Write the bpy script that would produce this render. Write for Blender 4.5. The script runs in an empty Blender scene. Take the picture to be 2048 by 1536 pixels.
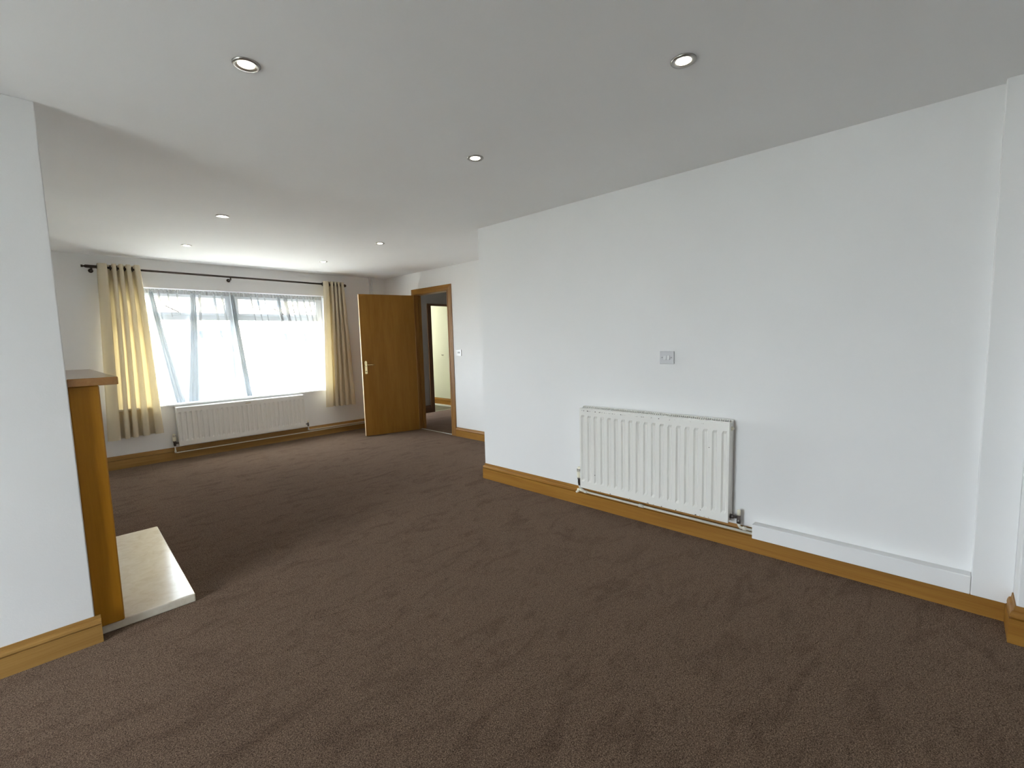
import bpy, bmesh, math, random
from mathutils import Matrix, Vector
random.seed(4)
C = bpy.context.collection
S = bpy.context.scene
PI = math.pi

# ------------------------------------------------------------------ camera, sky, exposure
cam = bpy.data.cameras.new('camera')
cam.sensor_width = 36.0
cam.lens = 923.645 * 36.0 / 2048.0
cam.clip_start = 0.02
cam_o = bpy.data.objects.new('camera', cam)
C.objects.link(cam_o)
rt = (0.69103461, -0.72233632, -0.02648395)
up = (0.08738278, 0.04711296, 0.99506011)
fw = (0.71752032, 0.68993522, -0.09567644)
cam_o.matrix_world = Matrix(((rt[0], up[0], -fw[0], 0.0), (rt[1], up[1], -fw[1], 0.0),
                             (rt[2], up[2], -fw[2], 1.35523), (0, 0, 0, 1)))
S.camera = cam_o

world = bpy.data.worlds.new('overcast_sky')
S.world = world
world.use_nodes = True
bg = world.node_tree.nodes['Background']
bg.inputs['Color'].default_value = (0.87, 0.922, 1.0, 1)
bg.inputs['Strength'].default_value = 5.0
S.view_settings.view_transform = 'Standard'
S.view_settings.look = 'None'
S.view_settings.gamma = 1.0
S.view_settings.use_curve_mapping = False
S.view_settings.exposure = 2.86
S.cycles.use_denoising = True
S.cycles.max_bounces = 14
S.cycles.diffuse_bounces = 8
S.cycles.transparent_max_bounces = 32
S.cycles.sample_clamp_indirect = 6.0
S.cycles.caustics_reflective = False
S.cycles.caustics_refractive = False


def portal(loc, rot, sx, sy):
    l = bpy.data.lights.new('window_portal', 'AREA')
    l.shape = 'RECTANGLE'; l.size = sx; l.size_y = sy
    l.cycles.is_portal = True
    o = bpy.data.objects.new('window_portal', l); C.objects.link(o)
    o.location = loc; o.rotation_euler = rot


portal((1.87, 7.06, 1.38), (-PI / 2, 0, 0), 2.5, 1.42)      # front window, faces into the room
portal((-3.17, 1.825, 1.04), (0, -PI / 2, 0), 2.08, 1.25)     # added garden door left of the camera


# ------------------------------------------------------------------ materials
def mat(name):
    m = bpy.data.materials.new(name); m.use_nodes = True
    nt = m.node_tree
    return m, nt, nt.nodes['Principled BSDF']


def N(nt, kind, **inp):
    n = nt.nodes.new(kind)
    for k, v in inp.items():
        if k in n.inputs: n.inputs[k].default_value = v
        else: setattr(n, k, v)
    return n


def L(nt, a, b): nt.links.new(a, b)


def coords(nt, scale):
    t = N(nt, 'ShaderNodeTexCoord'); m = N(nt, 'ShaderNodeMapping')
    m.inputs['Scale'].default_value = scale
    L(nt, t.outputs['Object'], m.inputs['Vector'])
    return m.outputs['Vector']


def ramp(nt, fac, stops):
    r = N(nt, 'ShaderNodeValToRGB')
    el = r.color_ramp.elements
    while len(el) < len(stops): el.new(0.5)
    for e, (p, c) in zip(el, stops):
        e.position = p; e.color = (*c, 1)
    L(nt, fac, r.inputs['Fac'])
    return r.outputs['Color']


def bump(nt, b, h, strength, dist):
    n = N(nt, 'ShaderNodeBump', Strength=strength, Distance=dist)
    L(nt, h, n.inputs['Height']); L(nt, n.outputs['Normal'], b.inputs['Normal'])


def plain(name, col, rough=0.5, metal=0.0, spec=0.5):
    m, nt, b = mat(name)
    b.inputs['Base Color'].default_value = (*col, 1)
    b.inputs['Roughness'].default_value = rough
    b.inputs['Metallic'].default_value = metal
    b.inputs['Specular IOR Level'].default_value = spec
    return m


def paint(name, col, rough=0.7, grain=0.12):
    m, nt, b = mat(name)
    v = coords(nt, (1, 1, 1))
    n1 = N(nt, 'ShaderNodeTexNoise', Scale=1.3, Detail=3.0); L(nt, v, n1.inputs['Vector'])
    c = ramp(nt, n1.outputs['Fac'], [(0.3, tuple(x * 0.97 for x in col)), (0.7, col)])
    L(nt, c, b.inputs['Base Color'])
    b.inputs['Roughness'].default_value = rough
    b.inputs['Specular IOR Level'].default_value = 0.25
    n2 = N(nt, 'ShaderNodeTexNoise', Scale=160.0, Detail=2.0); L(nt, v, n2.inputs['Vector'])
    bump(nt, b, n2.outputs['Fac'], grain, 0.002)
    return m


def wood(name, light, dark, axis, rough=0.42, spec=0.4, period=26.0):
    m, nt, b = mat(name)
    sc = [period] * 3; sc[axis] = 1.1
    v = coords(nt, tuple(sc))
    n1 = N(nt, 'ShaderNodeTexNoise', Scale=1.0, Detail=5.0, Roughness=0.62, Distortion=0.5)
    L(nt, v, n1.inputs['Vector'])
    sf = [period * 7] * 3; sf[axis] = 5.0
    v2 = coords(nt, tuple(sf))
    n2 = N(nt, 'ShaderNodeTexNoise', Scale=1.0, Detail=3.0); L(nt, v2, n2.inputs['Vector'])
    mx = N(nt, 'ShaderNodeMath', operation='MULTIPLY_ADD')
    L(nt, n2.outputs['Fac'], mx.inputs[0]); mx.inputs[1].default_value = 0.35
    L(nt, n1.outputs['Fac'], mx.inputs[2])
    c = ramp(nt, mx.outputs[0], [(0.38, dark), (0.62, tuple((a + d) / 2 for a, d in zip(light, dark))), (0.86, light)])
    L(nt, c, b.inputs['Base Color'])
    b.inputs['Roughness'].default_value = rough
    b.inputs['Specular IOR Level'].default_value = spec
    bump(nt, b, n2.outputs['Fac'], 0.12, 0.001)
    return m


WALL = paint('white_wall_paint', (0.82, 0.82, 0.82))
CEIL = paint('white_ceiling_paint', (0.84, 0.84, 0.84), 0.8)
GLOSSW = plain('white_painted_wood', (0.80, 0.80, 0.80), 0.45)
UPVC = plain('white_window_plastic', (0.74, 0.76, 0.78), 0.3)
PLATE = plain('white_switch_plastic', (0.60, 0.60, 0.62), 0.35)
ROCKER = plain('white_rocker_plastic', (0.72, 0.72, 0.73), 0.3)
SWITCHW = plain('bright_switch_plastic', (0.80, 0.80, 0.80), 0.35)
GREYP = plain('grey_rocker_plastic', (0.32, 0.32, 0.33), 0.4)
DARK = plain('dark_recess', (0.03, 0.03, 0.03), 0.8)
BRONZE = plain('dark_bronze_metal', (0.055, 0.040, 0.032), 0.38, 0.7)
BRASS = plain('polished_brass', (0.80, 0.66, 0.36), 0.22, 1.0)
CHROME = plain('dull_chrome', (0.50, 0.48, 0.47), 0.3, 1.0)
TARN = plain('tarnished_valve_metal', (0.16, 0.14, 0.13), 0.4, 0.9)
PIPEW = plain('cream_painted_pipe', (0.72, 0.69, 0.60), 0.4)
CREAMP = plain('cream_plastic', (0.80, 0.76, 0.62), 0.4)
RINGM = plain('satin_nickel_ring', (0.38, 0.365, 0.34), 0.35, 1.0)
STICK = plain('beige_sticker', (0.55, 0.45, 0.30), 0.6)
STEEL = plain('aluminium_strip', (0.6, 0.6, 0.58), 0.35, 1.0)

OAK_X = wood('oak_skirting_along_x', (0.41, 0.235, 0.072), (0.28, 0.14, 0.033), 0, 0.45, 0.25)
OAK_Y = wood('oak_skirting_along_y', (0.35, 0.17, 0.030), (0.235, 0.098, 0.013), 1, 0.45, 0.25)
OAK_Z = wood('oak_frame_upright', (0.35, 0.175, 0.045), (0.21, 0.085, 0.016), 2)
DOORW = wood('oak_veneer_door', (0.33, 0.158, 0.024), (0.245, 0.108, 0.012), 2, 0.5, 0.2, period=11.0)
EDGEW = plain('pale_door_edge', (0.72, 0.53, 0.34), 0.5)
MAHOG = wood('dark_stained_frame', (0.10, 0.045, 0.016), (0.05, 0.020, 0.008), 2)
MANT_Z = wood('mantel_oak_upright', (0.45, 0.205, 0.016), (0.35, 0.145, 0.007), 2, 0.35, 0.3, period=16.0)
MANT_Y = wood('mantel_oak_shelf', (0.36, 0.175, 0.050), (0.27, 0.115, 0.026), 1, 0.15, 0.7)


def carpet_mat():
    m, nt, b = mat('brown_pile_carpet')
    v = coords(nt, (1, 1, 1))
    f = N(nt, 'ShaderNodeTexNoise', Scale=230.0, Detail=4.0, Roughness=0.7); L(nt, v, f.inputs['Vector'])
    vo = N(nt, 'ShaderNodeTexVoronoi', Scale=300.0); L(nt, v, vo.inputs['Vector'])
    md = N(nt, 'ShaderNodeMath', operation='MULTIPLY_ADD'); L(nt, vo.outputs['Distance'], md.inputs[0])
    md.inputs[1].default_value = -0.35; L(nt, f.outputs['Fac'], md.inputs[2])
    c1 = ramp(nt, md.outputs[0], [(0.12, (0.058, 0.036, 0.023)), (0.34, (0.168, 0.115, 0.081)), (0.58, (0.42, 0.295, 0.20))])
    # brushed pile: broad streaks that lie one way or the other
    v2 = coords(nt, (2.2, 5.5, 1))
    g = N(nt, 'ShaderNodeTexNoise', Scale=1.6, Detail=5.0, Roughness=0.6, Distortion=1.2); L(nt, v2, g.inputs['Vector'])
    c2 = ramp(nt, g.outputs['Fac'], [(0.34, (0.80, 0.78, 0.77)), (0.50, (1, 1, 1)), (0.68, (1.0, 1.0, 1.0))])
    mx = N(nt, 'ShaderNodeMix', data_type='RGBA', blend_type='MULTIPLY')
    mx.inputs[0].default_value = 1.0
    L(nt, c1, mx.inputs[6]); L(nt, c2, mx.inputs[7])
    L(nt, mx.outputs[2], b.inputs['Base Color'])
    b.inputs['Roughness'].default_value = 1.0
    b.inputs['Specular IOR Level'].default_value = 0.0
    b.inputs['Diffuse Roughness'].default_value = 1.0
    b.inputs['Sheen Weight'].default_value = 0.05
    b.inputs['Sheen Roughness'].default_value = 0.5
    b.inputs['Sheen Tint'].default_value = (0.80, 0.68, 0.68, 1)
    bump(nt, b, md.outputs[0], 0.6, 0.005)
    return m


CARPET = carpet_mat()


def marble_mat():
    m, nt, b = mat('cream_marble')
    v = coords(nt, (1, 1, 1))
    n1 = N(nt, 'ShaderNodeTexNoise', Scale=16.0, Detail=6.0, Roughness=0.6, Distortion=1.0); L(nt, v, n1.inputs['Vector'])
    c = ramp(nt, n1.outputs['Fac'], [(0.30, (0.68, 0.61, 0.49)), (0.48, (0.74, 0.68, 0.57)), (0.70, (0.79, 0.74, 0.64))])
    L(nt, c, b.inputs['Base Color'])
    b.inputs['Roughness'].default_value = 0.16
    return m


MARBLE = marble_mat()


def rad_mat(name, chipped):
    m, nt, b = mat(name)
    base = (0.79, 0.78, 0.74)
    b.inputs['Roughness'].default_value = 0.35
    if not chipped:
        b.inputs['Base Color'].default_value = (0.76, 0.75, 0.72, 1)
        return m
    t = N(nt, 'ShaderNodeTexCoord')
    sep = N(nt, 'ShaderNodeSeparateXYZ'); L(nt, t.outputs['Object'], sep.inputs[0])
    n1 = N(nt, 'ShaderNodeTexNoise', Scale=55.0, Detail=4.0, Roughness=0.65); L(nt, t.outputs['Object'], n1.inputs['Vector'])

    def band(lo, hi):
        a = N(nt, 'ShaderNodeMath', operation='GREATER_THAN'); L(nt, sep.outputs['Z'], a.inputs[0]); a.inputs[1].default_value = lo
        c = N(nt, 'ShaderNodeMath', operation='LESS_THAN'); L(nt, sep.outputs['Z'], c.inputs[0]); c.inputs[1].default_value = hi
        d = N(nt, 'ShaderNodeMath', operation='MULTIPLY'); L(nt, a.outputs[0], d.inputs[0]); L(nt, c.outputs[0], d.inputs[1])
        return d.outputs[0]
    # worn paint: a scuffed line under the top edge, chips along the bottom rim
    thr = N(nt, 'ShaderNodeMath', operation='GREATER_THAN'); L(nt, n1.outputs['Fac'], thr.inputs[0])
    tl = N(nt, 'ShaderNodeMath', operation='MULTIPLY_ADD'); L(nt, sep.outputs['Y'], tl.inputs[0]); tl.inputs[1].default_value = -0.07; tl.inputs[2].default_value = 0.595
    L(nt, tl.outputs[0], thr.inputs[1])
    m1 = N(nt, 'ShaderNodeMath', operation='MULTIPLY'); L(nt, thr.outputs[0], m1.inputs[0]); L(nt, band(0.613, 0.619), m1.inputs[1])
    thr2 = N(nt, 'ShaderNodeMath', operation='GREATER_THAN'); L(nt, n1.outputs['Fac'], thr2.inputs[0]); thr2.inputs[1].default_value = 0.60
    m2 = N(nt, 'ShaderNodeMath', operation='MULTIPLY'); L(nt, thr2.outputs[0], m2.inputs[0]); L(nt, band(-0.004, 0.007), m2.inputs[1])
    vo = N(nt, 'ShaderNodeTexVoronoi', Scale=9.0); L(nt, t.outputs['Object'], vo.inputs['Vector'])
    dot = N(nt, 'ShaderNodeMath', operation='LESS_THAN'); L(nt, vo.outputs['Distance'], dot.inputs[0]); dot.inputs[1].default_value = 0.030
    s1 = N(nt, 'ShaderNodeMath', operation='MAXIMUM'); L(nt, m1.outputs[0], s1.inputs[0]); L(nt, m2.outputs[0], s1.inputs[1])
    s2 = N(nt, 'ShaderNodeMath', operation='MAXIMUM'); L(nt, s1.outputs[0], s2.inputs[0]); L(nt, dot.outputs[0], s2.inputs[1])
    mx = N(nt, 'ShaderNodeMix', data_type='RGBA'); L(nt, s2.outputs[0], mx.inputs[0])
    mx.inputs[6].default_value = (*base, 1); mx.inputs[7].default_value = (0.05, 0.03, 0.025, 1)
    L(nt, mx.outputs[2], b.inputs['Base Color'])
    return m


RADW = rad_mat('white_radiator_enamel', False)
RADC = rad_mat('chipped_radiator_enamel', True)


def cloth_mat(name, col, trans, f_trans, f_clear=0.0, opens=False):
    m, nt, b = mat(name)
    nt.nodes.remove(b)
    out = nt.nodes['Material Output']
    d = N(nt, 'ShaderNodeBsdfDiffuse'); d.inputs['Color'].default_value = (*col, 1)
    t = N(nt, 'ShaderNodeBsdfTranslucent'); t.inputs['Color'].default_value = (*trans, 1)
    mx = N(nt, 'ShaderNodeMixShader'); mx.inputs[0].default_value = f_trans
    L(nt, d.outputs[0], mx.inputs[1]); L(nt, t.outputs[0], mx.inputs[2])
    v = coords(nt, (1, 1, 1))
    n = N(nt, 'ShaderNodeTexNoise', Scale=420.0, Detail=1.0); L(nt, v, n.inputs['Vector'])
    bp = N(nt, 'ShaderNodeBump', Strength=0.15, Distance=0.002); L(nt, n.outputs['Fac'], bp.inputs['Height'])
    L(nt, bp.outputs[0], d.inputs['Normal'])
    last = mx
    if f_clear:
        c = N(nt, 'ShaderNodeBsdfTransparent')
        m2 = N(nt, 'ShaderNodeMixShader'); m2.inputs[0].default_value = f_clear
        L(nt, mx.outputs[0], m2.inputs[1]); L(nt, c.outputs[0], m2.inputs[2]); last = m2
        if opens:       # the gathers open out towards their lower end
            tc = N(nt, 'ShaderNodeTexCoord'); sp = N(nt, 'ShaderNodeSeparateXYZ'); L(nt, tc.outputs['Generated'], sp.inputs[0])
            mr = N(nt, 'ShaderNodeMapRange'); L(nt, sp.outputs['Z'], mr.inputs['Value'])
            mr.inputs['From Max'].default_value = 0.7; mr.inputs['To Min'].default_value = 0.85; mr.inputs['To Max'].default_value = f_clear
            L(nt, mr.outputs[0], m2.inputs[0])
    L(nt, last.outputs[0], out.inputs['Surface'])
    return m


CURTAIN = cloth_mat('cream_curtain_cloth', (0.68, 0.61, 0.47), (0.82, 0.66, 0.34), 0.095)
NET = cloth_mat('white_net_cloth', (0.36, 0.38, 0.40), (0.40, 0.42, 0.44), 0.10, 0.78)
NETFOLD = cloth_mat('gathered_net_cloth', (0.46, 0.50, 0.54), (0.66, 0.74, 0.80), 0.045, 0.012)
NETFINE = cloth_mat('fine_net_pleat', (0.46, 0.48, 0.50), (0.60, 0.64, 0.68), 0.05, 0.04, True)
NETHEM = cloth_mat('white_net_heading', (0.50, 0.50, 0.49), (0.55, 0.55, 0.55), 0.06, 0.30)


def glass_mat():
    m, nt, b = mat('window_glass'); nt.nodes.remove(b)
    t = N(nt, 'ShaderNodeBsdfTransparent'); t.inputs['Color'].default_value = (0.95, 0.97, 0.96, 1)
    g = N(nt, 'ShaderNodeBsdfGlossy', Roughness=0.02)
    mx = N(nt, 'ShaderNodeMixShader'); mx.inputs[0].default_value = 0.06
    L(nt, t.outputs[0], mx.inputs[1]); L(nt, g.outputs[0], mx.inputs[2])
    L(nt, mx.outputs[0], nt.nodes['Material Output'].inputs['Surface'])
    return m


GLASS = glass_mat()


def glow(name, col, strength):
    m, nt, b = mat(name)
    b.inputs['Base Color'].default_value = (0.9, 0.9, 0.9, 1)
    b.inputs['Emission Color'].default_value = (*col, 1)
    b.inputs['Emission Strength'].default_value = strength
    return m


LAMP = glow('warm_white_lamp', (1.0, 0.90, 0.72), 9.0)


# ------------------------------------------------------------------ mesh helpers
class MB:
    def __init__(s): s.v = []; s.f = []; s.sm = []

    def add(s, vs, fs, smooth=False):
        k = len(s.v); s.v += [tuple(p) for p in vs]
        s.f += [tuple(i + k for i in f) for f in fs]; s.sm += [smooth] * len(fs)
        return s

    def box(s, x0, x1, y0, y1, z0, z1):
        v = [(x, y, z) for x in (x0, x1) for y in (y0, y1) for z in (z0, z1)]
        return s.add(v, [(0, 1, 3, 2), (4, 6, 7, 5), (0, 4, 5, 1), (2, 3, 7, 6), (0, 2, 6, 4), (1, 5, 7, 3)])

    def tube(s, pts, r, n=10, cap=True):
        pts = [Vector(p) for p in pts]
        rs = r if isinstance(r, (list, tuple)) else [r] * len(pts)
        d0 = (pts[1] - pts[0]).normalized()
        a = d0.orthogonal().normalized()
        rings = []
        for i, p in enumerate(pts):
            if i == 0: d = pts[1] - pts[0]
            elif i == len(pts) - 1: d = pts[-1] - pts[-2]
            else: d = (pts[i + 1] - p).normalized() + (p - pts[i - 1]).normalized()
            d = d.normalized()
            a = (a - d * a.dot(d)).normalized(); b = d.cross(a)
            rings.append([p + (a * math.cos(2 * PI * k / n) + b * math.sin(2 * PI * k / n)) * rs[i] for k in range(n)])
        vs = [q for rg in rings for q in rg]
        fs = [(i * n + k, i * n + (k + 1) % n, (i + 1) * n + (k + 1) % n, (i + 1) * n + k) for i in range(len(pts) - 1) for k in range(n)]
        s.add(vs, fs, True)
        if cap:
            m = (len(pts) - 1) * n
            s.add(rings[0] + rings[-1], [tuple(range(n - 1, -1, -1)), tuple(range(n, 2 * n))])
        return s

    def lathe(s, c, prof, n=24, axis='z', smooth=True):
        c = Vector(c); vs = []
        for r, h in prof:
            for k in range(n):
                a = 2 * PI * k / n; x, y = r * math.cos(a), r * math.sin(a)
                vs.append(c + Vector({'z': (x, y, h), 'x': (h, x, y), 'y': (x, h, y)}[axis]))
        fs = [(i * n + k, i * n + (k + 1) % n, (i + 1) * n + (k + 1) % n, (i + 1) * n + k) for i in range(len(prof) - 1) for k in range(n)]
        return s.add(vs, fs, smooth)

    def torus(s, c, R, r, axis='x', n=20, m=8):
        prof = [(R + r * math.cos(2 * PI * k / m), r * math.sin(2 * PI * k / m)) for k in range(m + 1)]
        return s.lathe(c, prof, n, axis)

    def sweep(s, prof, path):
        """profile (t out of the wall, z) carried along a flat path of (x, y, nx, ny)"""
        m = len(prof)
        vs = [(x + nx * t, y + ny * t, z) for x, y, nx, ny in path for t, z in prof]
        fs = [(i * m + k, i * m + k + 1, (i + 1) * m + k + 1, (i + 1) * m + k) for i in range(len(path) - 1) for k in range(m - 1)]
        fs += [tuple(range(m)), tuple(range((len(path) - 1) * m + m - 1, (len(path) - 1) * m - 1, -1))]
        return s.add(vs, fs)

    def grid(s, fn, nu, nv, smooth=True):
        vs = [fn(i / nu, j / nv) for j in range(nv + 1) for i in range(nu + 1)]
        w = nu + 1
        return s.add(vs, [(j * w + i, j * w + i + 1, (j + 1) * w + i + 1, (j + 1) * w + i) for j in range(nv) for i in range(nu)], smooth)

    def build(s, name, m, parent=None, bevel=0.0, origin=None, seg=2):
        org = Vector(parent['_org']) if parent is not None else Vector(origin or (0, 0, 0))
        me = bpy.data.meshes.new(name)
        me.from_pydata([tuple(Vector(p) - org) for p in s.v], [], s.f)
        for p, q in zip(me.polygons, s.sm): p.use_smooth = q
        bm = bmesh.new(); bm.from_mesh(me); bmesh.ops.remove_doubles(bm, verts=bm.verts, dist=1e-5)
        bmesh.ops.recalc_face_normals(bm, faces=bm.faces); bm.to_mesh(me); bm.free()
        me.materials.append(m)
        o = bpy.data.objects.new(name, me); C.objects.link(o)
        o['_org'] = tuple(org)
        if parent is not None: o.parent = parent
        else: o.location = org
        if parent is not None and parent.type == 'MESH' and parent.parent is None and False: pass
        if bevel:
            b = o.modifiers.new('bevel', 'BEVEL'); b.width = bevel; b.segments = seg; b.limit_method = 'ANGLE'
        return o


def box(*a): return MB().box(*a)


def thing(name, label, cat, loc, group=None):
    o = bpy.data.objects.new(name, None); C.objects.link(o)
    o.location = loc; o['_org'] = tuple(loc); o['label'] = label; o['category'] = cat
    o.empty_display_size = 0.05
    if group: o['group'] = group
    return o


def tag(o, label, cat, group=None):
    o['label'] = label; o['category'] = cat
    if group: o['group'] = group
    return o


def struct(o, label=None):
    o['kind'] = 'structure'
    if label: o['label'] = label
    return o


# ------------------------------------------------------------------ the room's measures
XS = -3.00                                         # side wall of the wider near half of the room
XR, XD, YW, YE = 3.022, 4.152, 6.846, 3.298       # radiator wall, door wall, window wall, end of radiator wall
XC, YC0, YC1 = 0.106, 2.835, 4.30                 # chimney breast
XL, YB, XN, YN = -0.50, -2.20, 2.826, -0.24       # left wall, back wall, nib
H = 2.40

# floor and ceiling
w = MB().box(XS - .1, XN + .24, YB - .2, YN, -0.08, 0).box(XS - .1, 4.25, YN, YC0, -0.08, 0).box(XL - .2, 4.25, YC0, YW + .1, -0.08, 0)
struct(w.build('floor', CARPET), 'brown pile carpet over the whole floor')
w = MB().box(XS - .2, XN + .24, YB - .2, YN, H, H + .1).box(XS - .2, 4.25, YN, YC0, H, H + .1).box(XL - .2, 4.25, YC0, YW + .26, H, H + .1).box(4.25, 6.3, 2.9, 9.7, H, H + .1)
struct(w.build('ceiling', CEIL), 'flat white ceiling')

# window wall with its opening
WX0, WX1, WZ0, WZ1 = 0.62, 3.12, 0.68, 2.075
w = MB()
w.box(XL - .2, WX0, YW, YW + .26, 0, H).box(WX1, 4.25, YW, YW + .26, 0, H)
w.box(WX0, WX1, YW, YW + .26, 0, WZ0 - .023).box(WX0, WX1, YW, YW + .26, WZ1, H)
struct(w.build('wall_front', WALL), 'white wall around the front window')
# left wall, side wall with the added door opening, back wall, chimney breast
struct(box(XL - .2, XL, YC1, YW, 0, H).build('wall_left', WALL), 'white wall left of the front window')
GY0, GY1, GZ1 = 1.20, 2.45, 2.08
w = MB().box(XS - .2, XS, YB, GY0, 0, H).box(XS - .2, XS, GY1, YC0 + .2, 0, H).box(XS - .2, XS, GY0, GY1, GZ1, H)
struct(w.build('wall_side', WALL), 'white side wall left of the camera, with the added garden door')
w = MB()
w.box(XS - .2, XN + .24, YB - .2, YB, 0, H)
struct(w.build('wall_back', WALL), 'white wall behind the camera')
ch = MB().add([(x, y, z) for z in (0, H) for x, y in ((XS, YC0), (XC, YC0), (XC, YC1), (XL, YC1), (XL, YC0 + .2), (XS, YC0 + .2))],
              [(0, 1, 2, 3, 4, 5), (6, 7, 8, 9, 10, 11)] + [(k, (k + 1) % 6, 6 + (k + 1) % 6, 6 + k) for k in range(6)])
ch = ch.build('wall_chimney', WALL, bevel=0.004, seg=2)
struct(ch, 'white chimney breast jutting in from the left')
# radiator wall, nib and the wall behind it
struct(box(XR, 4.25, YN, YE, 0, H).build('wall_right', WALL), 'white wall behind the larger radiator')
w = MB().box(XN, XN + .24, YB, YN, 0, H)
struct(w.build('wall_nib', WALL, bevel=0.006), 'white pier at the right edge of the room')
# door wall with its opening
DY0, DY1, DZ = 5.205, 5.995, 2.065
w = MB()
w.box(XD, XD + .10, YE, DY0 - .025, 0, H).box(XD, XD + .10, DY1 + .025, YW, 0, H)
w.box(XD, XD + .10, DY0 - .025, DY1 + .025, DZ + .025, H)
struct(w.build('wall_door', WALL), 'white wall that holds the doorway to the hall')

# hall and the lit room beyond it
HY = 7.26
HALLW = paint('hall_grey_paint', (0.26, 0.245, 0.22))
CREAMW = paint('pale_cream_paint', (0.80, 0.81, 0.70))
w = MB()
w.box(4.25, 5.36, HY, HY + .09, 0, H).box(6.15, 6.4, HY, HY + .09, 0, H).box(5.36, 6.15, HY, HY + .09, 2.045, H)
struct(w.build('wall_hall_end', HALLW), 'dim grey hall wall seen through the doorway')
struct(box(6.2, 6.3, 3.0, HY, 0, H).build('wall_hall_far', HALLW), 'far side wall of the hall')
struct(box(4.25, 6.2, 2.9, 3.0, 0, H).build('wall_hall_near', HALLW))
struct(box(4.25, 6.3, 2.9, HY, -0.08, 0).build('floor_hall', CARPET))
struct(box(6.00, 6.10, HY + .09, 9.6, 0, H).build('wall_cream', CREAMW), 'pale cream wall of the lit room beyond the hall')
struct(box(4.25, 6.1, 9.6, 9.7, 0, H).build('wall_cream_end', CREAMW))
struct(box(4.30, 4.40, HY + .09, 9.6, 0, H).build('wall_cream_left', CREAMW))
struct(box(4.25, 6.1, HY, 9.7, -0.08, 0).build('floor_tile', plain('grey_green_vinyl', (0.11, 0.11, 0.085), 0.35)), 'grey vinyl floor of the lit room')

# ------------------------------------------------------------------ skirting boards
def sk_prof(h, t=0.02):
    return [(0, 0), (t, 0), (t, h * .66), (t * .42, h * .675), (t * .42, h * .705), (t * .95, h * .72), (t * .86, h * .80),
            (t * .66, h * .86), (t * .36, h * .875), (t * .32, h * .90), (t * .22, h), (0, h)]


def skirt(name, path, h, m, label):
    return struct(MB().sweep(sk_prof(h), path).build(name, m), label)


skirt('baseboard_front', [(XL, YW, 0, -1), (XD, YW, 0, -1)], 0.152, OAK_X, 'oak skirting board under the front window')
skirt('baseboard_left', [(XL, YC1, 1, 0), (XL, YW - .02, 1, 0)], 0.14, OAK_Y, 'oak skirting board left of the window')
skirt('baseboard_door', [(XD, YE, -1, 0), (XD, DY0 - .092, -1, 0)], 0.130, OAK_Y, 'short oak skirting board right of the doorway')
skirt('baseboard_corner', [(XD, DY1 + .092, -1, 0), (XD, YW - .02, -1, 0)], 0.130, OAK_Y, 'oak skirting board behind the open door')
p = MB().sweep(sk_prof(0.150), [(XR, 0.847, -1, 0), (XR, YE, -1, 1), (XR + .6, YE, 0, 1)])
struct(p.build('baseboard_right', OAK_Y), 'oak skirting board under the larger radiator')
struct(box(XR - .02, XR, YN, 0.847, 0, 0.104).build('baseboard_box', OAK_Y), 'plain oak board under the white pipe boxing')
p = MB().sweep(sk_prof(0.165), [(XR - .02, YN, 0, 1), (XN, YN, -1, 1), (XN, YB, -1, 0)])
struct(p.build('baseboard_nib', OAK_Y), 'oak skirting board around the pier at the right edge')
p = MB().sweep(sk_prof(0.126), [(XS, YC0, 0, -1), (XC + .020, YC0, 0, -1)])
struct(p.build('baseboard_chimney', OAK_X), 'oak skirting board across the chimney breast')
skirt('baseboard_rear', [(XN - .02, YB, 0, 1), (XS, YB, 0, 1)], 0.14, OAK_X, None)
skirt('baseboard_side', [(XS, YB + .02, 1, 0), (XS, GY0, 1, 0)], 0.14, OAK_Y, None)
struct(MB().sweep(sk_prof(0.16), [(6.0, HY + .09, -1, 0), (6.0, 9.6, -1, 0)]).build('baseboard_cream', OAK_Y), 'oak skirting board below the cream wall')
struct(MB().sweep(sk_prof(0.14), [(4.25, HY, 0, -1), (5.29, HY, 0, -1)]).build('baseboard_hall', MAHOG), 'dark skirting board in the hall')

struct(box(5.945, 5.980, HY + .09, 9.6, 0, .030).build('trim_8', GLOSSW), 'thin white floor bead below the cream wall')

# ------------------------------------------------------------------ white pipe boxing on the radiator wall
struct(box(2.962, XR, -0.104, 0.847, 0.104, 0.193).build('trim_1', WALL, bevel=0.004), 'long low white pipe boxing above the skirting')
struct(box(2.962, XR, YN, -0.105, 0.104, H).build('trim_2', WALL, bevel=0.003), 'floor to ceiling white pipe boxing by the pier')

# ------------------------------------------------------------------ doorway and open door
AW = 0.088
a_prof = [(0, 0), (0.022, 0.004), (0.022, 0.020), (0.017, 0.024), (0.020, 0.034), (0.016, 0.055), (0.011, 0.074), (0.009, AW), (0, AW)]
fr = thing('trim_3', 'oak door frame around the hall doorway', 'door frame', (XD, (DY0 + DY1) / 2, 0))
del fr['category']; fr['kind'] = 'structure'


def archi(pts, m, name):
    """pts: list of (inner y, inner z, dir y, dir z) ; profile runs outwards, thickness towards -x"""
    n = len(a_prof)
    vs = [(XD - t, y + dy * o_, z + dz * o_) for y, z, dy, dz in pts for t, o_ in a_prof]
    fs = [(i * n + k, i * n + k + 1, (i + 1) * n + k + 1, (i + 1) * n + k) for i in range(len(pts) - 1) for k in range(n - 1)]
    fs += [tuple(range(n)), tuple(range((len(pts) - 1) * n + n - 1, (len(pts) - 1) * n - 1, -1))]
    return MB().add(vs, fs).build(name, m, fr)


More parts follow.
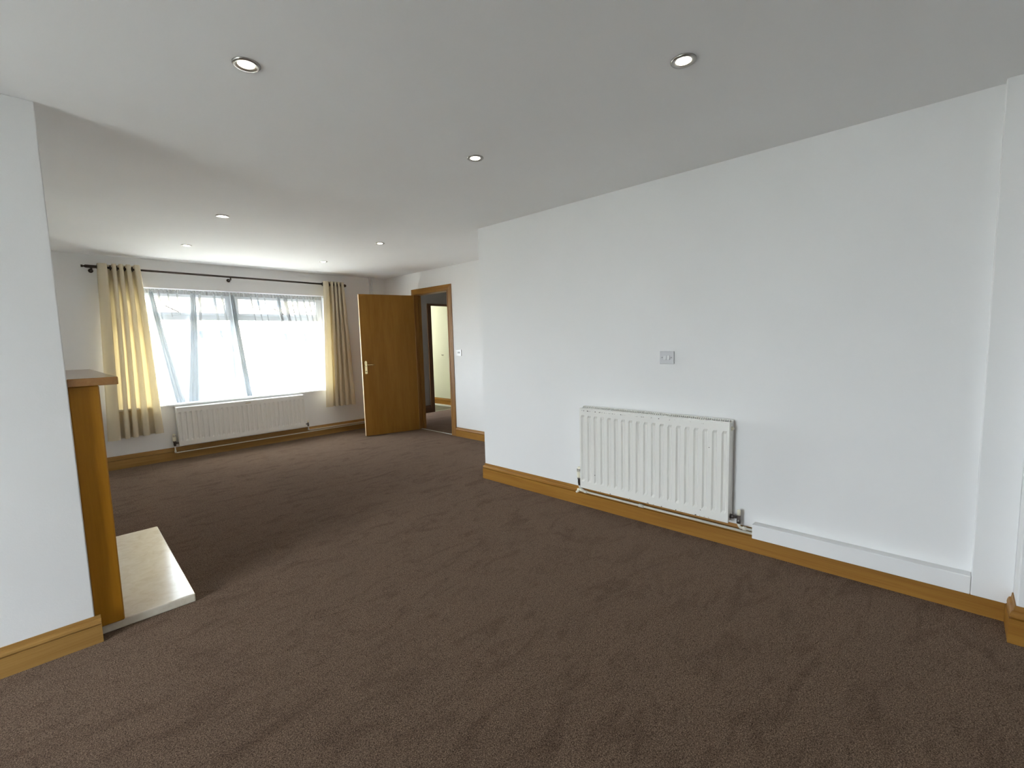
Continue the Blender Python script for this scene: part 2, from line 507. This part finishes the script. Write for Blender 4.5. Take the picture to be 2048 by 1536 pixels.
archi([(DY0, 0, -1, 0), (DY0, DZ, -1, 1)], OAK_Z, 'architrave')
archi([(DY1, 0, 1, 0), (DY1, DZ, 1, 1)], OAK_Z, 'architrave')
archi([(DY0, DZ, -1, 1), (DY1, DZ, 1, 1)], OAK_Y, 'architrave')
box(XD - .001, XD + .104, DY1, DY1 + .025, 0, DZ + .025).build('door_lining', OAK_Z, fr)
box(XD - .001, XD + .104, DY0 - .025, DY0, 0, DZ + .025).build('door_lining', OAK_Z, fr)
box(XD - .001, XD + .104, DY0, DY1, DZ, DZ + .025).build('door_lining', OAK_Y, fr)
box(XD + .045, XD + .075, DY1 - .012, DY1, 0, DZ).build('door_stop', OAK_Z, fr)
box(XD + .045, XD + .075, DY0, DY0 + .012, 0, DZ).build('door_stop', OAK_Z, fr)
# metal carpet strip in the doorway
struct(MB().sweep([(-.015, 0.0005), (-.012, .003), (0, .004), (.012, .003), (.015, .0005)],
                  [(XD + .02, DY0, 1, 0), (XD + .02, DY1, 1, 0)]).build('trim_4', STEEL), 'thin metal carpet strip in the doorway')

# the leaf: local x along the leaf from the hinge, local y towards the visible face (-), z up
ang = math.atan2(6.150 - 5.945, 3.303 - 4.090)
leaf = box(0, 0.813, -0.040, 0, 0.008, 2.056).build('door_1', DOORW, bevel=0.0015)
leaf.location = (4.090, 5.945, 0); leaf.rotation_euler = (0, 0, ang)
struct(leaf, 'plain oak veneered door standing open')
box(0.813, 0.8155, -0.0395, -0.0005, 0.009, 2.055).build('door_edge', EDGEW, leaf)


def handle(side):
    """side +1: the face towards the camera (local +y)"""
    b = 0.0 if side > 0 else -0.040
    x = 0.813 - 0.048
    pl = MB()
    # long plate with a rounded head and waisted foot
    hw = [(0.915, .012), (0.918, .019), (0.930, .021), (0.945, .019), (1.06, .0205), (1.085, .021), (1.099, .016), (1.106, .008)]
    pts = [(x - w_, z) for z, w_ in hw] + [(x + w_, z) for z, w_ in reversed(hw)]
    n = len(pts)
    vs = [(px, b, z) for px, z in pts] + [(x + (px - x) * .86, b + side * .008, 1.01 + (z - 1.01) * .975) for px, z in pts]
    pl.add(vs, [(k, (k + 1) % n, n + (k + 1) % n, n + k) for k in range(n)] + [tuple(range(n, 2 * n))])
    po = pl.build('door_handle', BRASS, leaf)
    lv = MB()
    lv.lathe((x, b, 1.043), [(.0135, side * .007), (.012, side * .014), (.0095, side * .020), (.0095, side * .046), (.006, side * .050), (0, side * .050)], 14, 'y')
    lv.tube([(x, b + side * .042, 1.043), (x - .03, b + side * .046, 1.045), (x - .07, b + side * .046, 1.046), (x - .118, b + side * .044, 1.043)], [.008, .0075, .0085, .0055], 10)
    lv.build('lever', BRASS, po)
    MB().lathe((x, b, 0.955), [(.006, side * .0075), (.006, side * .009), (0, side * .009)], 10, 'y').build('keyhole', DARK, po)


handle(1); handle(-1)
for z in (0.25, 1.0, 1.82):
    MB().tube([(-.006, -.043, z - .05), (-.006, -.043, z + .05)], .006, 8).build('hinge', BRASS, leaf)

# the dark framed opening at the hall's end
f2 = thing('trim_5', 'dark stained door frame at the end of the hall', 'door frame', (5.7, HY, 0))
del f2['category']; f2['kind'] = 'structure'
box(5.275, 5.36, HY - .02, HY, 0, 2.035).build('architrave', MAHOG, f2)
box(6.15, 6.23, HY - .02, HY, 0, 2.035).build('architrave', MAHOG, f2)
box(5.275, 6.23, HY - .02, HY, 2.035, 2.075).build('architrave', MAHOG, f2)
box(5.34, 5.36, HY, HY + .09, 0, 2.035).build('door_lining', MAHOG, f2)
struct(box(5.36, 6.15, HY - .02, HY + .03, 0.0, 0.006).build('trim_6', STEEL), 'pale threshold strip at the hall end')
hk = thing('wall_hook', 'small dark coat hook on the cream wall', 'hook', (6.0, 7.745, 1.07))
box(5.995, 6.0, 7.737, 7.753, 1.055, 1.085).build('back_plate', CHROME, hk)
MB().tube([(5.995, 7.745, 1.076), (5.975, 7.745, 1.066), (5.962, 7.745, 1.070), (5.958, 7.745, 1.085)], .005, 8).build('hook_arm', TARN, hk)

# ------------------------------------------------------------------ front window
FY0, FY1 = 6.945, 7.005
win = thing('window_1', 'wide white framed front window', 'window', (1.87, 6.97, WZ0))
del win['category']; win['kind'] = 'structure'
MX0, MX1 = 1.875, 1.945
fm = MB()
fm.box(WX0, WX0 + .055, FY0, FY1, WZ0, WZ1).box(WX1 - .055, WX1, FY0, FY1, WZ0, WZ1)
fm.box(WX0 + .055, WX1 - .055, FY0, FY1, WZ1 - .05, WZ1).box(WX0 + .055, WX1 - .055, FY0, FY1, WZ0, WZ0 + .06)
fm.box(MX0, MX1, FY0, FY1, WZ0 + .06, WZ1 - .05)
fm.box(WX0 + .055, MX0, FY0, FY1, 1.705, 1.765).box(MX1, WX1 - .055, FY0, FY1, 1.705, 1.765)
fm.build('window_frame', UPVC, win, bevel=0.004)
for x0, x1 in ((WX0 + .055, MX0), (MX1, WX1 - .055)):
    sash = MB()
    sash.box(x0, x0 + .04, FY0 - .012, FY1 - .01, 1.765, WZ1 - .05).box(x1 - .04, x1, FY0 - .012, FY1 - .01, 1.765, WZ1 - .05)
    sash.box(x0 + .04, x1 - .04, FY0 - .012, FY1 - .01, 1.765, 1.80).box(x0 + .04, x1 - .04, FY0 - .012, FY1 - .01, WZ1 - .09, WZ1 - .05)
    so = sash.build('fanlight', UPVC, win, bevel=0.003)
    box(x0 + .04, x1 - .04, FY0 + .02, FY0 + .026, 1.80, WZ1 - .09).build('pane', GLASS, so)
    xm = (x0 + x1) / 2
    MB().tube([(xm + .05, FY0 - .02, 1.80), (xm - .09, FY0 - .035, 1.875)], .007, 8).build('stay_arm', TARN, so)
    box(x0, x1, FY0 + .024, FY0 + .030, WZ0 + .06, 1.705).build('pane', GLASS, win)
sb = box(WX0 - .03, WX1 + .03, YW - .035, FY0, WZ0 - .022, WZ0).build('trim_7', GLOSSW, bevel=0.004)
struct(sb, 'white window board below the net curtain')

# unseen glazed garden door, added in the side wall to supply side light
gd = thing('window_2', 'added white glazed garden door, unseen left of the camera', 'window', (XS - .1, 1.825, 0))
del gd['category']; gd['kind'] = 'structure'
g = MB()
GM = (GY0 + GY1) / 2
for y0, y1 in ((GY0, GY0 + .06), (GM - .04, GM + .04), (GY1 - .06, GY1)): g.box(XS - .16, XS - .10, y0, y1, 0, GZ1)
for y0, y1 in ((GY0 + .06, GM - .04), (GM + .04, GY1 - .06)): g.box(XS - .16, XS - .10, y0, y1, 0, .09).box(XS - .16, XS - .10, y0, y1, GZ1 - .08, GZ1)
g.build('window_frame', UPVC, gd)
for y0, y1 in ((GY0 + .06, GM - .04), (GM + .04, GY1 - .06)): box(XS - .133, XS - .127, y0, y1, .09, GZ1 - .08).build('pane', GLASS, gd)

# ------------------------------------------------------------------ curtain pole, curtains, net
PY, PZ = 6.746, 2.248
pole = thing('curtain_pole', 'dark bronze curtain pole above the front window', 'curtain pole', (1.9, PY, PZ))
MB().tube([(0.56, PY, PZ + .008), (3.385, PY, PZ - .012)], .0115, 12).build('rod', BRONZE, pole)
MB().tube([(0.462, PY, PZ + .009), (0.478, PY, PZ + .009), (0.482, PY, PZ + .009), (0.487, PY, PZ + .009), (0.50, PY, PZ + .009), (0.63, PY, PZ + .008)],
          [.013, .013, .007, .010, .0165, .0165], 12).build('finial', BRONZE, pole)
MB().lathe((3.39, PY, PZ - .012), [(.008, -.03), (.008, -.012), (.013, -.006), (.020, .006), (.022, .018), (.018, .030), (.010, .038), (0, .040)], 16, 'x').build('finial', BRONZE, pole)
for x, dz in ((0.545, .008), (1.87, 0.0), (3.37, -.012)):
    bk = MB()
    bk.tube([(x, PY, PZ + dz - .008), (x, PY, PZ + dz - .042)], .009, 10)
    bk.tube([(x, PY, PZ + dz - .034), (x, YW - .006, PZ + dz - .034)], .006, 8)
    bk.lathe((x, YW, PZ + dz - .034), [(.022, 0), (.022, -.006), (0, -.006)], 14, 'y')
    bk.build('bracket', BRONZE, pole)


def knots(ks):
    # smooth monotone curve through (u, valley-or-ridge number)
    def f(u):
        for (a, p0), (b, p1) in zip(ks, ks[1:]):
            if u <= b or b == ks[-1][0]:
                return p0 + (p1 - p0) * (u - a) / (b - a)
    return lambda u: .5 * f(u) + .25 * (f(min(1, u + .03)) + f(max(0, u - .03)))


def curtain(name, label, xl, xr, zt, zb, ks, amp, lean, seed, rings, bulb=.16):
    kf = knots(ks)
    rnd = random.Random(seed)
    jit = [rnd.uniform(-.25, .25) for _ in range(8)]
    def fn(u, v):
        z = zt(u) + (zb(u) - zt(u)) * v
        x0 = xl[0] + (xl[1] - xl[0]) * v ** 1.15; x1 = xr[0] + (xr[1] - xr[0]) * v ** 0.85
        uu = min(1, max(0, u + v * u * (1 - u) * .25 * math.sin(3 * u + jit[0]) + .004 * math.sin(11 * u + 2.2 * v + jit[3])))
        th = PI * kf(uu)
        per = 2 / max(1e-3, (kf(min(1, uu + .02)) - kf(max(0, uu - .02))) / .04)
        per = min(per, .30)
        a = amp * (1.0 - .15 * v) * (0.92 + .15 * math.sin(5.1 * u + jit[1] + v))
        y = PY + lean * v - a * math.cos(th)
        # rounded folds wider than their necks, as heavy cloth hangs from eyelets
        x = x0 + (x1 - x0) * (u + bulb * math.sin(2 * th) * per)
        return (x, y, z)
    root = MB().grid(fn, 260, 34).build(name, CURTAIN, origin=(.5 * (xl[0] + xr[0]), PY, zb(.5)))
    tag(root, label, 'curtain', 'cream curtains at the front window')
    # stitched hem as a thicker band of cloth
    MB().grid(lambda u, v: tuple(Vector(fn(u, .965 + .035 * v)) + Vector((0, -.003, 0))), 260, 2).build('hem', CURTAIN, root)
    for u in rings:
        x, y, z = fn(u, 0)
        MB().torus((x, PY, PZ + (.008 if x < 2 else -.011)), .024, .005, 'x').build('eyelet', BRONZE, root)
    return root


curtain('curtain', 'cream eyelet curtain left of the window, hanging beside the mantel shelf', (0.588, 0.522), (0.955, 1.030),
        lambda u: 2.292 + .012 * u, lambda u: 0.345 + .02 * u, [(0, -.55), (.14, 0), (.30, 1), (.385, 2), (.465, 3), (.55, 4), (.635, 5), (.73, 6), (.82, 7), (.92, 8), (1, 8.6)], .058, .03, 3, (0.06, .22, .30, .385, .465, .55, .635, .73, .82))
curtain('curtain', 'cream eyelet curtain right of the window, hanging beside the open oak door', (3.045, 2.975), (3.372, 3.462),
        lambda u: 2.280, lambda u: 0.425 - .01 * u, [(0, .3), (.14, 0), (.22, .0), (.36, 1), (.45, 2), (.54, 3), (.62, 4), (.70, 5), (.78, 6), (.86, 7), (.94, 8), (1, 8.5)], .048, .02, 9, (0.02, .36, .54, .70, .86))


# net curtain: one fine layer, with bunches where the gathered cloth hangs together
def net(u, v):
    z = 2.058 + (0.690 - 2.058) * v
    x = 0.64 + 2.45 * u
    y = 6.892 + .006 * math.sin(2 * PI * 31 * u + 2.0 * math.sin(7 * u)) * (1 - .7 * v)
    return (x, y, z)


# top x, bottom x, top width, bottom width, length (1 = to the sill)
NF = [(1.055, 1.245, .050, .105, 1.0), (1.475, 1.385, .060, .135, 1.0), (1.545, 1.500, .030, .045, .80), (1.905, 2.02, .060, .075, 1.0),
      (1.13, 1.15, .030, .012, .30), (1.22, 1.245, .022, .010, .22), (1.31, 1.33, .022, .008, .20), (1.70, 1.78, .028, .012, .62), (1.79, 1.87, .030, .012, .55),
      (0.93, 0.98, .035, .012, .55), (2.13, 2.20, .020, .008, .40), (2.21, 2.30, .020, .010, .45), (2.30, 2.36, .018, .008, .42),
      (2.48, 2.60, .050, .030, .72), (2.57, 2.70, .065, .018, .62), (2.66, 2.76, .022, .010, .50), (2.73, 2.86, .032, .014, .60), (2.83, 2.94, .026, .010, .52),
      (2.91, 2.985, .028, .010, .42), (2.98, 3.02, .020, .008, .38)]
net_o = MB().grid(net, 500, 24).build('net_curtain', NET, origin=(1.87, 6.89, .69))
tag(net_o, 'thin white net curtain across the front window', 'net curtain')
MB().grid(lambda u, v: (0.64 + 2.45 * u, 6.884 + .006 * math.sin(2 * PI * 60 * u), 2.066 - .05 * v), 480, 2).build('heading', NETHEM, net_o)
for xt, xb, wt, wb, ln in NF:
    np_ = 3 if wt > .045 else 1
    MB().grid(lambda u, v: (xt + (xb - xt) * v ** 1.15 + (u - .5) * (wt + (wb - wt) * v), 6.874 + min(.010, .2 * (wt + (wb - wt) * v)) * math.sin(2 * PI * np_ * u + 1.2 + v), 2.030 + (0.690 - 2.030) * ln * v), 18, 14).build('gathered_fold', NETFOLD if np_ == 3 and ln == 1 else NETFINE, net_o)
MB().tube([(WX0, 6.892, 2.058), (WX1, 6.892, 2.058)], .004, 6).build('wire', UPVC, net_o)


# ------------------------------------------------------------------ radiators
def radiator(label, fmap, W, z0, z1, D, nf, m, loc, chipped):
    """fmap(u, d, z) -> world; u along the wall from the left end, d out of the wall"""
    root = thing('radiator', label, 'radiator', loc, 'white panel radiators')
    p = W / nf; t = .012; dep = .0105; mg = .052; sl = .019

    def panel(name, df, db, fluted, ext=0.0):
        us = [0.0]; fl = [0]
        for i in range(nf):
            a = i * p + .22 * p; b_ = (i + 1) * p - .22 * p
            us += [a, a + .16 * p, b_ - .16 * p, b_]; fl += [0, 1, 1, 0]
        us.append(W); fl.append(0)
        zs = [z0, z0 + mg, z0 + mg + sl, z1 - mg - sl, z1 - mg, z1 + ext]; zf = [0, 0, 1, 1, 0, 0]
        b = MB()
        nu = len(us)
        vs = [fmap(u, df - (dep if fluted and f and g_ else 0), z) for z, g_ in zip(zs, zf) for u, f in zip(us, fl)]
        b.add(vs, [(j * nu + i, j * nu + i + 1, (j + 1) * nu + i + 1, (j + 1) * nu + i) for j in range(5) for i in range(nu - 1)])
        # rim and back
        o4 = [fmap(u, d, z) for d in (df, db) for u, z in ((0, z0), (W, z0), (W, z1 + ext), (0, z1 + ext))]
        b.add(o4, [(0, 1, 5, 4), (1, 2, 6, 5), (2, 3, 7, 6), (3, 0, 4, 7), (4, 5, 6, 7)])
        return b.build(name, m, root)
    panel('front_panel', D, D - .014 - dep * .1, True)
    panel('rear_panel', .035, .020, False, .012)

    def bx(u0, u1, d0, d1, a, b_):
        q = [fmap(u, d, z) for u in (u0, u1) for d in (d0, d1) for z in (a, b_)]
        return MB().add(q, [(0, 1, 3, 2), (4, 6, 7, 5), (0, 4, 5, 1), (2, 3, 7, 6), (0, 2, 6, 4), (1, 5, 7, 3)])
    for u0, u1 in ((.001, .006), (W - .006, W - .001)):
        bx(u0, u1, .036, D - .0165, z0 + .012, z1 - .002).build('side_panel', m, root)
    # top grille: rails plus slanted slats
    g = MB()
    for d0, d1, up_ in ((.034, .042, .013), (D - .020, D - .013, .003)):
        q = bx(.004, W - .004, d0, d1, z1 - .004, z1 + up_); g.add(q.v, q.f)
    ns = int(W / .0135)
    for i in range(ns):
        u = .006 + (W - .026) * i / (ns - 1)
        vs = [fmap(u + du + s_ * .007, d, z + (1 - s_) * .009) for d, s_ in ((.040, 0), (D - .019, 1)) for du in (0, .006) for z in (z1 - .002, z1 + .003)]
        g.add(vs, [(0, 1, 3, 2), (4, 6, 7, 5), (0, 4, 5, 1), (2, 3, 7, 6), (0, 2, 6, 4), (1, 5, 7, 3)])
    gr = g.build('top_grille', m, root); gr['kind'] = 'stuff'
    # convector fins between the panels, dark behind the grille
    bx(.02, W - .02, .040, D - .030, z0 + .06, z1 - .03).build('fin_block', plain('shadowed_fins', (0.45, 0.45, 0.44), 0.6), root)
    # wall brackets
    for u in (.15, W - .15):
        bx(u, u + .03, 0.0015, .020, z0 + .1, z1 - .1).build('wall_bracket', m, root)
    # thermostatic valve at the left end
    dv = D - .045; zv = z0 + .033
    vb = MB()
    A = lambda u, d, z: fmap(u, d, z)
    vb.tube([A(.012, dv, zv), A(-.030, dv, zv)], .009, 10)
    vb.tube([A(-.012, dv, zv), A(-.024, dv, zv)], .0145, 6)
    vb.tube([A(-.038, dv, zv - .034), A(-.038, dv, zv - .020), A(-.038, dv, zv - .018), A(-.038, dv, zv + .012), A(-.038, dv, zv + .014), A(-.038, dv, zv + .028)],
            [.012, .012, .0145, .0145, .017, .017], 10)
    v = vb.build('valve', TARN, root)
    zh = zv + .028
    MB().tube([A(-.038, dv, zh), A(-.038, dv, zh + .010), A(-.038, dv, zh + .045), A(-.038, dv, zh + .078), A(-.038, dv, zh + .088)],
              [.018, .021, .021, .0165, .013], 14).build('valve_head', CREAMP, v)
    sl_ = MB()
    for a in (-.7, 0, .7):
        cx, cd = -.038 + .0185 * math.sin(a), dv + .0185 * math.cos(a)
        q = bx(cx - .002, cx + .002, cd - .002, cd + .0015, zh + .046, zh + .074); sl_.add(q.v, q.f)
    sl_.build('slot', DARK, v)
    # lockshield valve at the right end
    vb = MB()
    vb.tube([A(W - .012, dv, zv), A(W + .004, dv, zv)], .017, 8)
    vb.tube([A(W + .004, dv, zv), A(W + .020, dv, zv), A(W + .022, dv, zv), A(W + .045, dv, zv)], [.014, .012, .008, .008], 10)
    vb.tube([A(W + .050, dv, zv - .034), A(W + .050, dv, zv - .012), A(W + .050, dv, zv - .010), A(W + .050, dv, zv + .018)], [.013, .013, .0105, .0105], 8)
    v2 = vb.build('valve', TARN, root)
    MB().tube([A(W + .050, dv, zv + .018), A(W + .050, dv, zv + .046), A(W + .050, dv, zv + .052)], [.012, .0115, .008], 10).build('valve_head', CREAMP, v2)
    # bleed valve and its plug near the top right corner
    bv = MB()
    bv.tube([A(W - .012, D - .042, z1 - .040), A(W + .004, D - .042, z1 - .040), A(W + .005, D - .042, z1 - .040), A(W + .014, D - .042, z1 - .040)], [.014, .014, .007, .006], 8)
    bv.build('bleed_valve', CREAMP, root)
    return root, dv, zv


def rmap(u, d, z): return (XR - d, 2.098 - u, z)


r2, dv2, zv2 = radiator('chipped white panel radiator on the right wall below the double switch', rmap, 1.120, 0.176, 0.810, .090, 19, RADC, (XR, 1.54, .176), True)


def wmap(u, d, z): return (1.170 + u, YW - d, z)


r1, dv1, zv1 = radiator('long white panel radiator under the front window board', wmap, 1.520, 0.176, 0.640, .095, 27, RADW, (1.93, YW, .176), False)
box(1.925, 1.990, YW - .0957, YW - .0951, .606, .616).build('sticker', STICK, r1)

# ------------------------------------------------------------------ heating pipes
def pipe(name, label, pts, r=.0085, joints=(), group=None):
    root = MB().tube(pts, r, 10).build(name, PIPEW, origin=pts[0])
    tag(root, label, 'pipe', group)
    for a, b in joints: MB().tube([a, b], r * 1.45, 10).build('joint', PIPEW, root)
    return root


px = XR - dv2
pipe('heating_pipe', 'cream pipe from the thermostatic valve along the skirting to the boxing',
     [(px, 2.136, zv2 - .032), (px, 2.136, .160), (XR - .037, 2.120, .142), (XR - .032, 2.095, .126), (XR - .032, 1.5, .124), (XR - .032, .852, .124)],
     .0085, [((XR - .032, 2.10, .126), (XR - .032, 2.075, .126)), ((XR - .032, 1.62, .1245), (XR - .032, 1.58, .1245))])
tee = MB()
tee.tube([(XR - .032, 2.094, .127), (XR - .032, 2.165, .130)], .0105, 10)
tee.tube([(XR - .032, 2.140, .130), (XR - .062, 2.160, .116)], .0085, 10)
tag(tee.build('drain_cock', CREAMP, origin=(XR - .03, 2.13, .12)), 'small cream drain cock at the left end of the pipe', 'drain cock')
pipe('heating_pipe', 'short cream pipe from the lockshield valve into the boxing',
     [(px, 2.098 - 1.17, zv2 - .032), (px, .928, .162), (XR - .045, .918, .150), (XR - .040, .905, .148), (XR - .036, .852, .148)],
     .0085, [((XR - .040, .905, .148), (XR - .038, .885, .148))])
py = YW - dv1
pipe('heating_pipe', 'cream pipe from the left window valve along the front skirting',
     [(1.132, py, zv1 - .032), (1.132, py, .108), (1.136, py, .096), (1.150, py, .092), (2.4, YW - .045, .090), (3.80, YW - .036, .086)],
     .0075, [((1.132, py, .12), (1.132, py, .092))])
pipe('heating_pipe', 'shorter cream pipe from the right window valve towards the door',
     [(2.740, py, zv1 - .032), (2.740, py, .130), (2.744, py, .118), (2.758, py, .113), (3.2, YW - .036, .112), (3.80, YW - .036, .110)],
     .0075, [((2.740, py, .135), (2.740, py, .115))])
for x, lb in ((3.872, 'left one of two thin vertical pipes behind the open door'), (3.912, 'right one of two thin vertical pipes behind the open door')):
    o = MB().tube([(x, YW - .016, .16), (x, YW - .016, H)], .0085, 10).build('riser_pipe', WALL, origin=(x, YW - .016, 1.2))
    tag(o, lb, 'pipe')

# ------------------------------------------------------------------ switches
sw = thing('light_switch', 'grey white double rocker switch above the chipped radiator', 'light switch', (XR, 1.423, 1.205))
box(XR - .010, XR, 1.372, 1.474, 1.161, 1.248).build('plate', PLATE, sw, bevel=0.003)
for y in (1.411, 1.435):
    q = MB().add([(XR - .010, y - .010, 1.190), (XR - .010, y + .010, 1.190), (XR - .010, y + .010, 1.220), (XR - .010, y - .010, 1.220),
                  (XR - .0165, y - .010, 1.191), (XR - .0165, y + .010, 1.191), (XR - .0125, y + .010, 1.219), (XR - .0125, y - .010, 1.219)],
                 [(0, 1, 5, 4), (1, 2, 6, 5), (2, 3, 7, 6), (3, 0, 4, 7), (4, 5, 6, 7)])
    q.build('rocker', ROCKER, sw)
for y in (1.390, 1.456):
    MB().lathe((XR - .010, y, 1.205), [(.0035, 0), (.0035, -.001), (0, -.001)], 10, 'x').build('screw', GREYP, sw)
s2 = thing('light_switch', 'small white single switch right of the doorway', 'light switch', (XD, 4.995, 1.19))
box(XD - .010, XD, 4.945, 5.045, 1.146, 1.236).build('plate', SWITCHW, s2, bevel=0.003)
box(XD - .015, XD - .010, 4.975, 5.015, 1.182, 1.206).build('rocker', GREYP, s2, bevel=0.002)

# ------------------------------------------------------------------ fireplace
fp = thing('fireplace_surround', 'oak fireplace surround on the chimney breast side', 'fireplace surround', (XC, 3.55, .045))
HZ = 0.045
box(XC, 0.281, 2.846, 4.27, 1.195, 1.231).build('mantel_shelf', MANT_Y, fp, bevel=0.003)
box(XC, 0.213, 2.868, 3.10, HZ, 1.195).build('pilaster', MANT_Z, fp, bevel=0.005, seg=1)
box(XC, 0.213, 4.015, 4.20, HZ, 1.195).build('pilaster', MANT_Z, fp, bevel=0.005, seg=1)
box(XC, 0.180, 3.10, 4.015, 0.98, 1.195).build('frieze', MANT_Y, fp, bevel=0.003)
box(XC, 0.130, 3.10, 4.015, HZ, 0.98).build('back_panel', MARBLE, fp)
he = MB().add([(x, y, z) for z in (0.0, HZ) for x, y in ((XC + .001, 2.885), (0.506, 2.885), (0.550, 4.225), (XC + .001, 4.225))],
              [(3, 2, 1, 0), (4, 5, 6, 7)] + [(k, (k + 1) % 4, 4 + (k + 1) % 4, 4 + k) for k in range(4)]).build('hearth', MARBLE, bevel=0.006, origin=(.3, 3.55, 0))
tag(he, 'cream marble hearth slab lying on the carpet before the fireplace', 'hearth')

# ------------------------------------------------------------------ ceiling downlights
def downlight(x, y, label, first=[]):
    if not first:
        root = thing('ceiling_downlight', label, 'ceiling light', (x, y, H), 'recessed ceiling downlights')
        r = MB().lathe((x, y, H), [(.047, 0), (.047, -.003), (.044, -.006), (.038, -.0065), (.031, -.005), (.0275, -.002), (.027, 0)], 28).build('ring', RINGM, root)
        l = MB().lathe((x, y, H), [(.027, -.0015), (.022, -.005), (.014, -.0075), (0, -.0085)], 24).build('lamp', LAMP, root)
        first.append(root)
        return root
    src = first[0]
    root = src.copy(); C.objects.link(root); root.location = (x, y, H); root['label'] = label
    for c in list(src.children):
        d = c.copy(); C.objects.link(d); d.parent = root
    return root


downlight(0.653, 1.954, 'large lit downlight above the left foreground, nearest the chimney breast')
downlight(1.829, 0.803, 'lit downlight above the right foreground, nearest the camera')
downlight(1.872, 2.045, 'lit downlight in the middle of the ceiling, before the end of the right wall')
downlight(1.167, 4.283, 'lit downlight on the left of the middle row, seen above the window')
downlight(1.208, 5.711, 'lit downlight nearest the left curtain')
downlight(2.654, 4.422, 'lit downlight on the right, seen above the open door')
downlight(2.676, 5.818, 'lit downlight nearest the right curtain')

# unseen lamp added to light the room beyond the hall
rl = thing('added_ceiling_lamp', 'added round ceiling lamp, unseen, lighting the cream room', 'ceiling light', (4.9, 9.1, H))
MB().lathe((4.9, 9.1, H), [(.10, 0), (.10, -.03), (.06, -.05), (0, -.055)], 20).build('shade', glow('added_lamp_glow', (1.0, 0.98, 0.91), 40.0), rl)

# ------------------------------------------------------------------ the street outside
GZ = -0.55
struct(box(-30, 40, 7.2, 60, GZ - .1, GZ).build('ground_street', paint('pale_paving', (0.50, 0.46, 0.40))), 'pale paved street outside')
struct(box(-40, XS - .22, -40, 7.1, -.2, -.1).build('ground_garden', plain('garden_patio', (0.46, 0.46, 0.43), 0.9)))
BUFF = paint('buff_render', (0.70, 0.58, 0.38)); HWHITE = plain('white_cladding', (0.78, 0.78, 0.76), 0.6)
TILE = plain('brown_roof_tile', (0.25, 0.17, 0.13), 0.8); SHADEG = plain('dark_house_glass', (0.05, 0.07, 0.10), 0.35, 0.0, 0.2)
HYY = 26.0
hs = thing('house', 'buff rendered house across the street, behind the net curtain', 'house', (9, HYY, GZ))
box(2.0, 16.0, HYY, HYY + 8, GZ, 5.6).build('wall', BUFF, hs)
box(2.0, 16.0, HYY - .10, HYY, 2.45, 2.62).build('band', HWHITE, hs)
MB().add([(1.6, HYY - .5, 5.5), (16.4, HYY - .5, 5.5), (16.4, HYY + 4, 8.2), (1.6, HYY + 4, 8.2), (16.4, HYY + 8.5, 5.5), (1.6, HYY + 8.5, 5.5)],
         [(0, 1, 2, 3), (3, 2, 4, 5), (0, 3, 5), (1, 4, 2), (0, 5, 4, 1)]).build('roof', TILE, hs)
for x0, x1, z0, z1 in ((5.9, 6.7, 3.3, 4.5), (8.1, 8.75, 3.35, 4.5), (8.95, 9.6, 3.3, 4.5), (11.2, 12.8, 3.3, 4.5), (9.0, 9.8, 1.0, 2.05), (10.0, 10.9, 1.0, 2.05), (5.0, 6.8, 1.75, 2.25)):
    f = MB()
    f.box(x0, x0 + .07, HYY - .06, HYY, z0, z1).box(x1 - .07, x1, HYY - .06, HYY, z0, z1).box(x0 + .07, x1 - .07, HYY - .06, HYY, z0, z0 + .07).box(x0 + .07, x1 - .07, HYY - .06, HYY, z1 - .07, z1)
    wo = f.build('window', HWHITE, hs)
    box(x0 + .07, x1 - .07, HYY - .03, HYY - .01, z0 + .07, z1 - .07).build('pane', SHADEG, wo)
dr = box(8.2, 8.95, HYY - .08, HYY, .1, 2.0).build('door', HWHITE, hs)
box(8.33, 8.82, HYY - .1, HYY - .08, 1.2, 1.8).build('pane', SHADEG, dr)
box(3.2, 5.6, HYY - .06, HYY, GZ, 1.6).build('garage_door', HWHITE, hs)

CY = 14.4
car = thing('car', 'white parked car outside, seen through the net curtain', 'car', (5.3, CY, GZ))
sec = [(3.55, .25), (3.55, .62), (3.65, .78), (4.45, .92), (4.95, 1.36), (5.25, 1.45), (6.35, 1.45), (6.95, 1.25), (7.40, .95), (7.50, .60), (7.45, .25)]
n = len(sec)
vs = [(x, CY, GZ + z) for x, z in sec] + [(x, CY + 1.7, GZ + z) for x, z in sec]
MB().add(vs, [tuple(range(n)), tuple(range(2 * n - 1, n - 1, -1))] + [(k, (k + 1) % n, n + (k + 1) % n, n + k) for k in range(n)]).build('body', plain('white_car_paint', (0.8, 0.8, 0.82), 0.25), car, bevel=0.05)
for x in (4.25, 6.75):
    for y in (CY - .02, CY + 1.52):
        MB().lathe((x, y, GZ + .32), [(0, 0), (.20, -.01), (.32, 0), (.32, .2), (0, .2)], 20, 'y').build('wheel', DARK, car)
MB().add([(x, y, GZ + z) for y in (CY - .012, CY + .01) for x, z in ((4.70, .98), (5.12, 1.36), (5.72, 1.38), (5.72, .98))],
         [(0, 1, 2, 3), (4, 5, 6, 7), (0, 1, 5, 4), (1, 2, 6, 5), (2, 3, 7, 6), (3, 0, 4, 7)]).build('side_window', SHADEG, car)
MB().add([(x, y, GZ + z) for y in (CY - .012, CY + .01) for x, z in ((5.80, .98), (5.80, 1.38), (6.40, 1.36), (6.90, 1.16), (6.95, .98))],
         [(0, 1, 2, 3, 4), (5, 6, 7, 8, 9), (0, 1, 6, 5), (1, 2, 7, 6), (2, 3, 8, 7), (3, 4, 9, 8), (4, 0, 5, 9)]).build('side_window', SHADEG, car)

for o in bpy.data.objects:
    if '_org' in o: del o['_org']
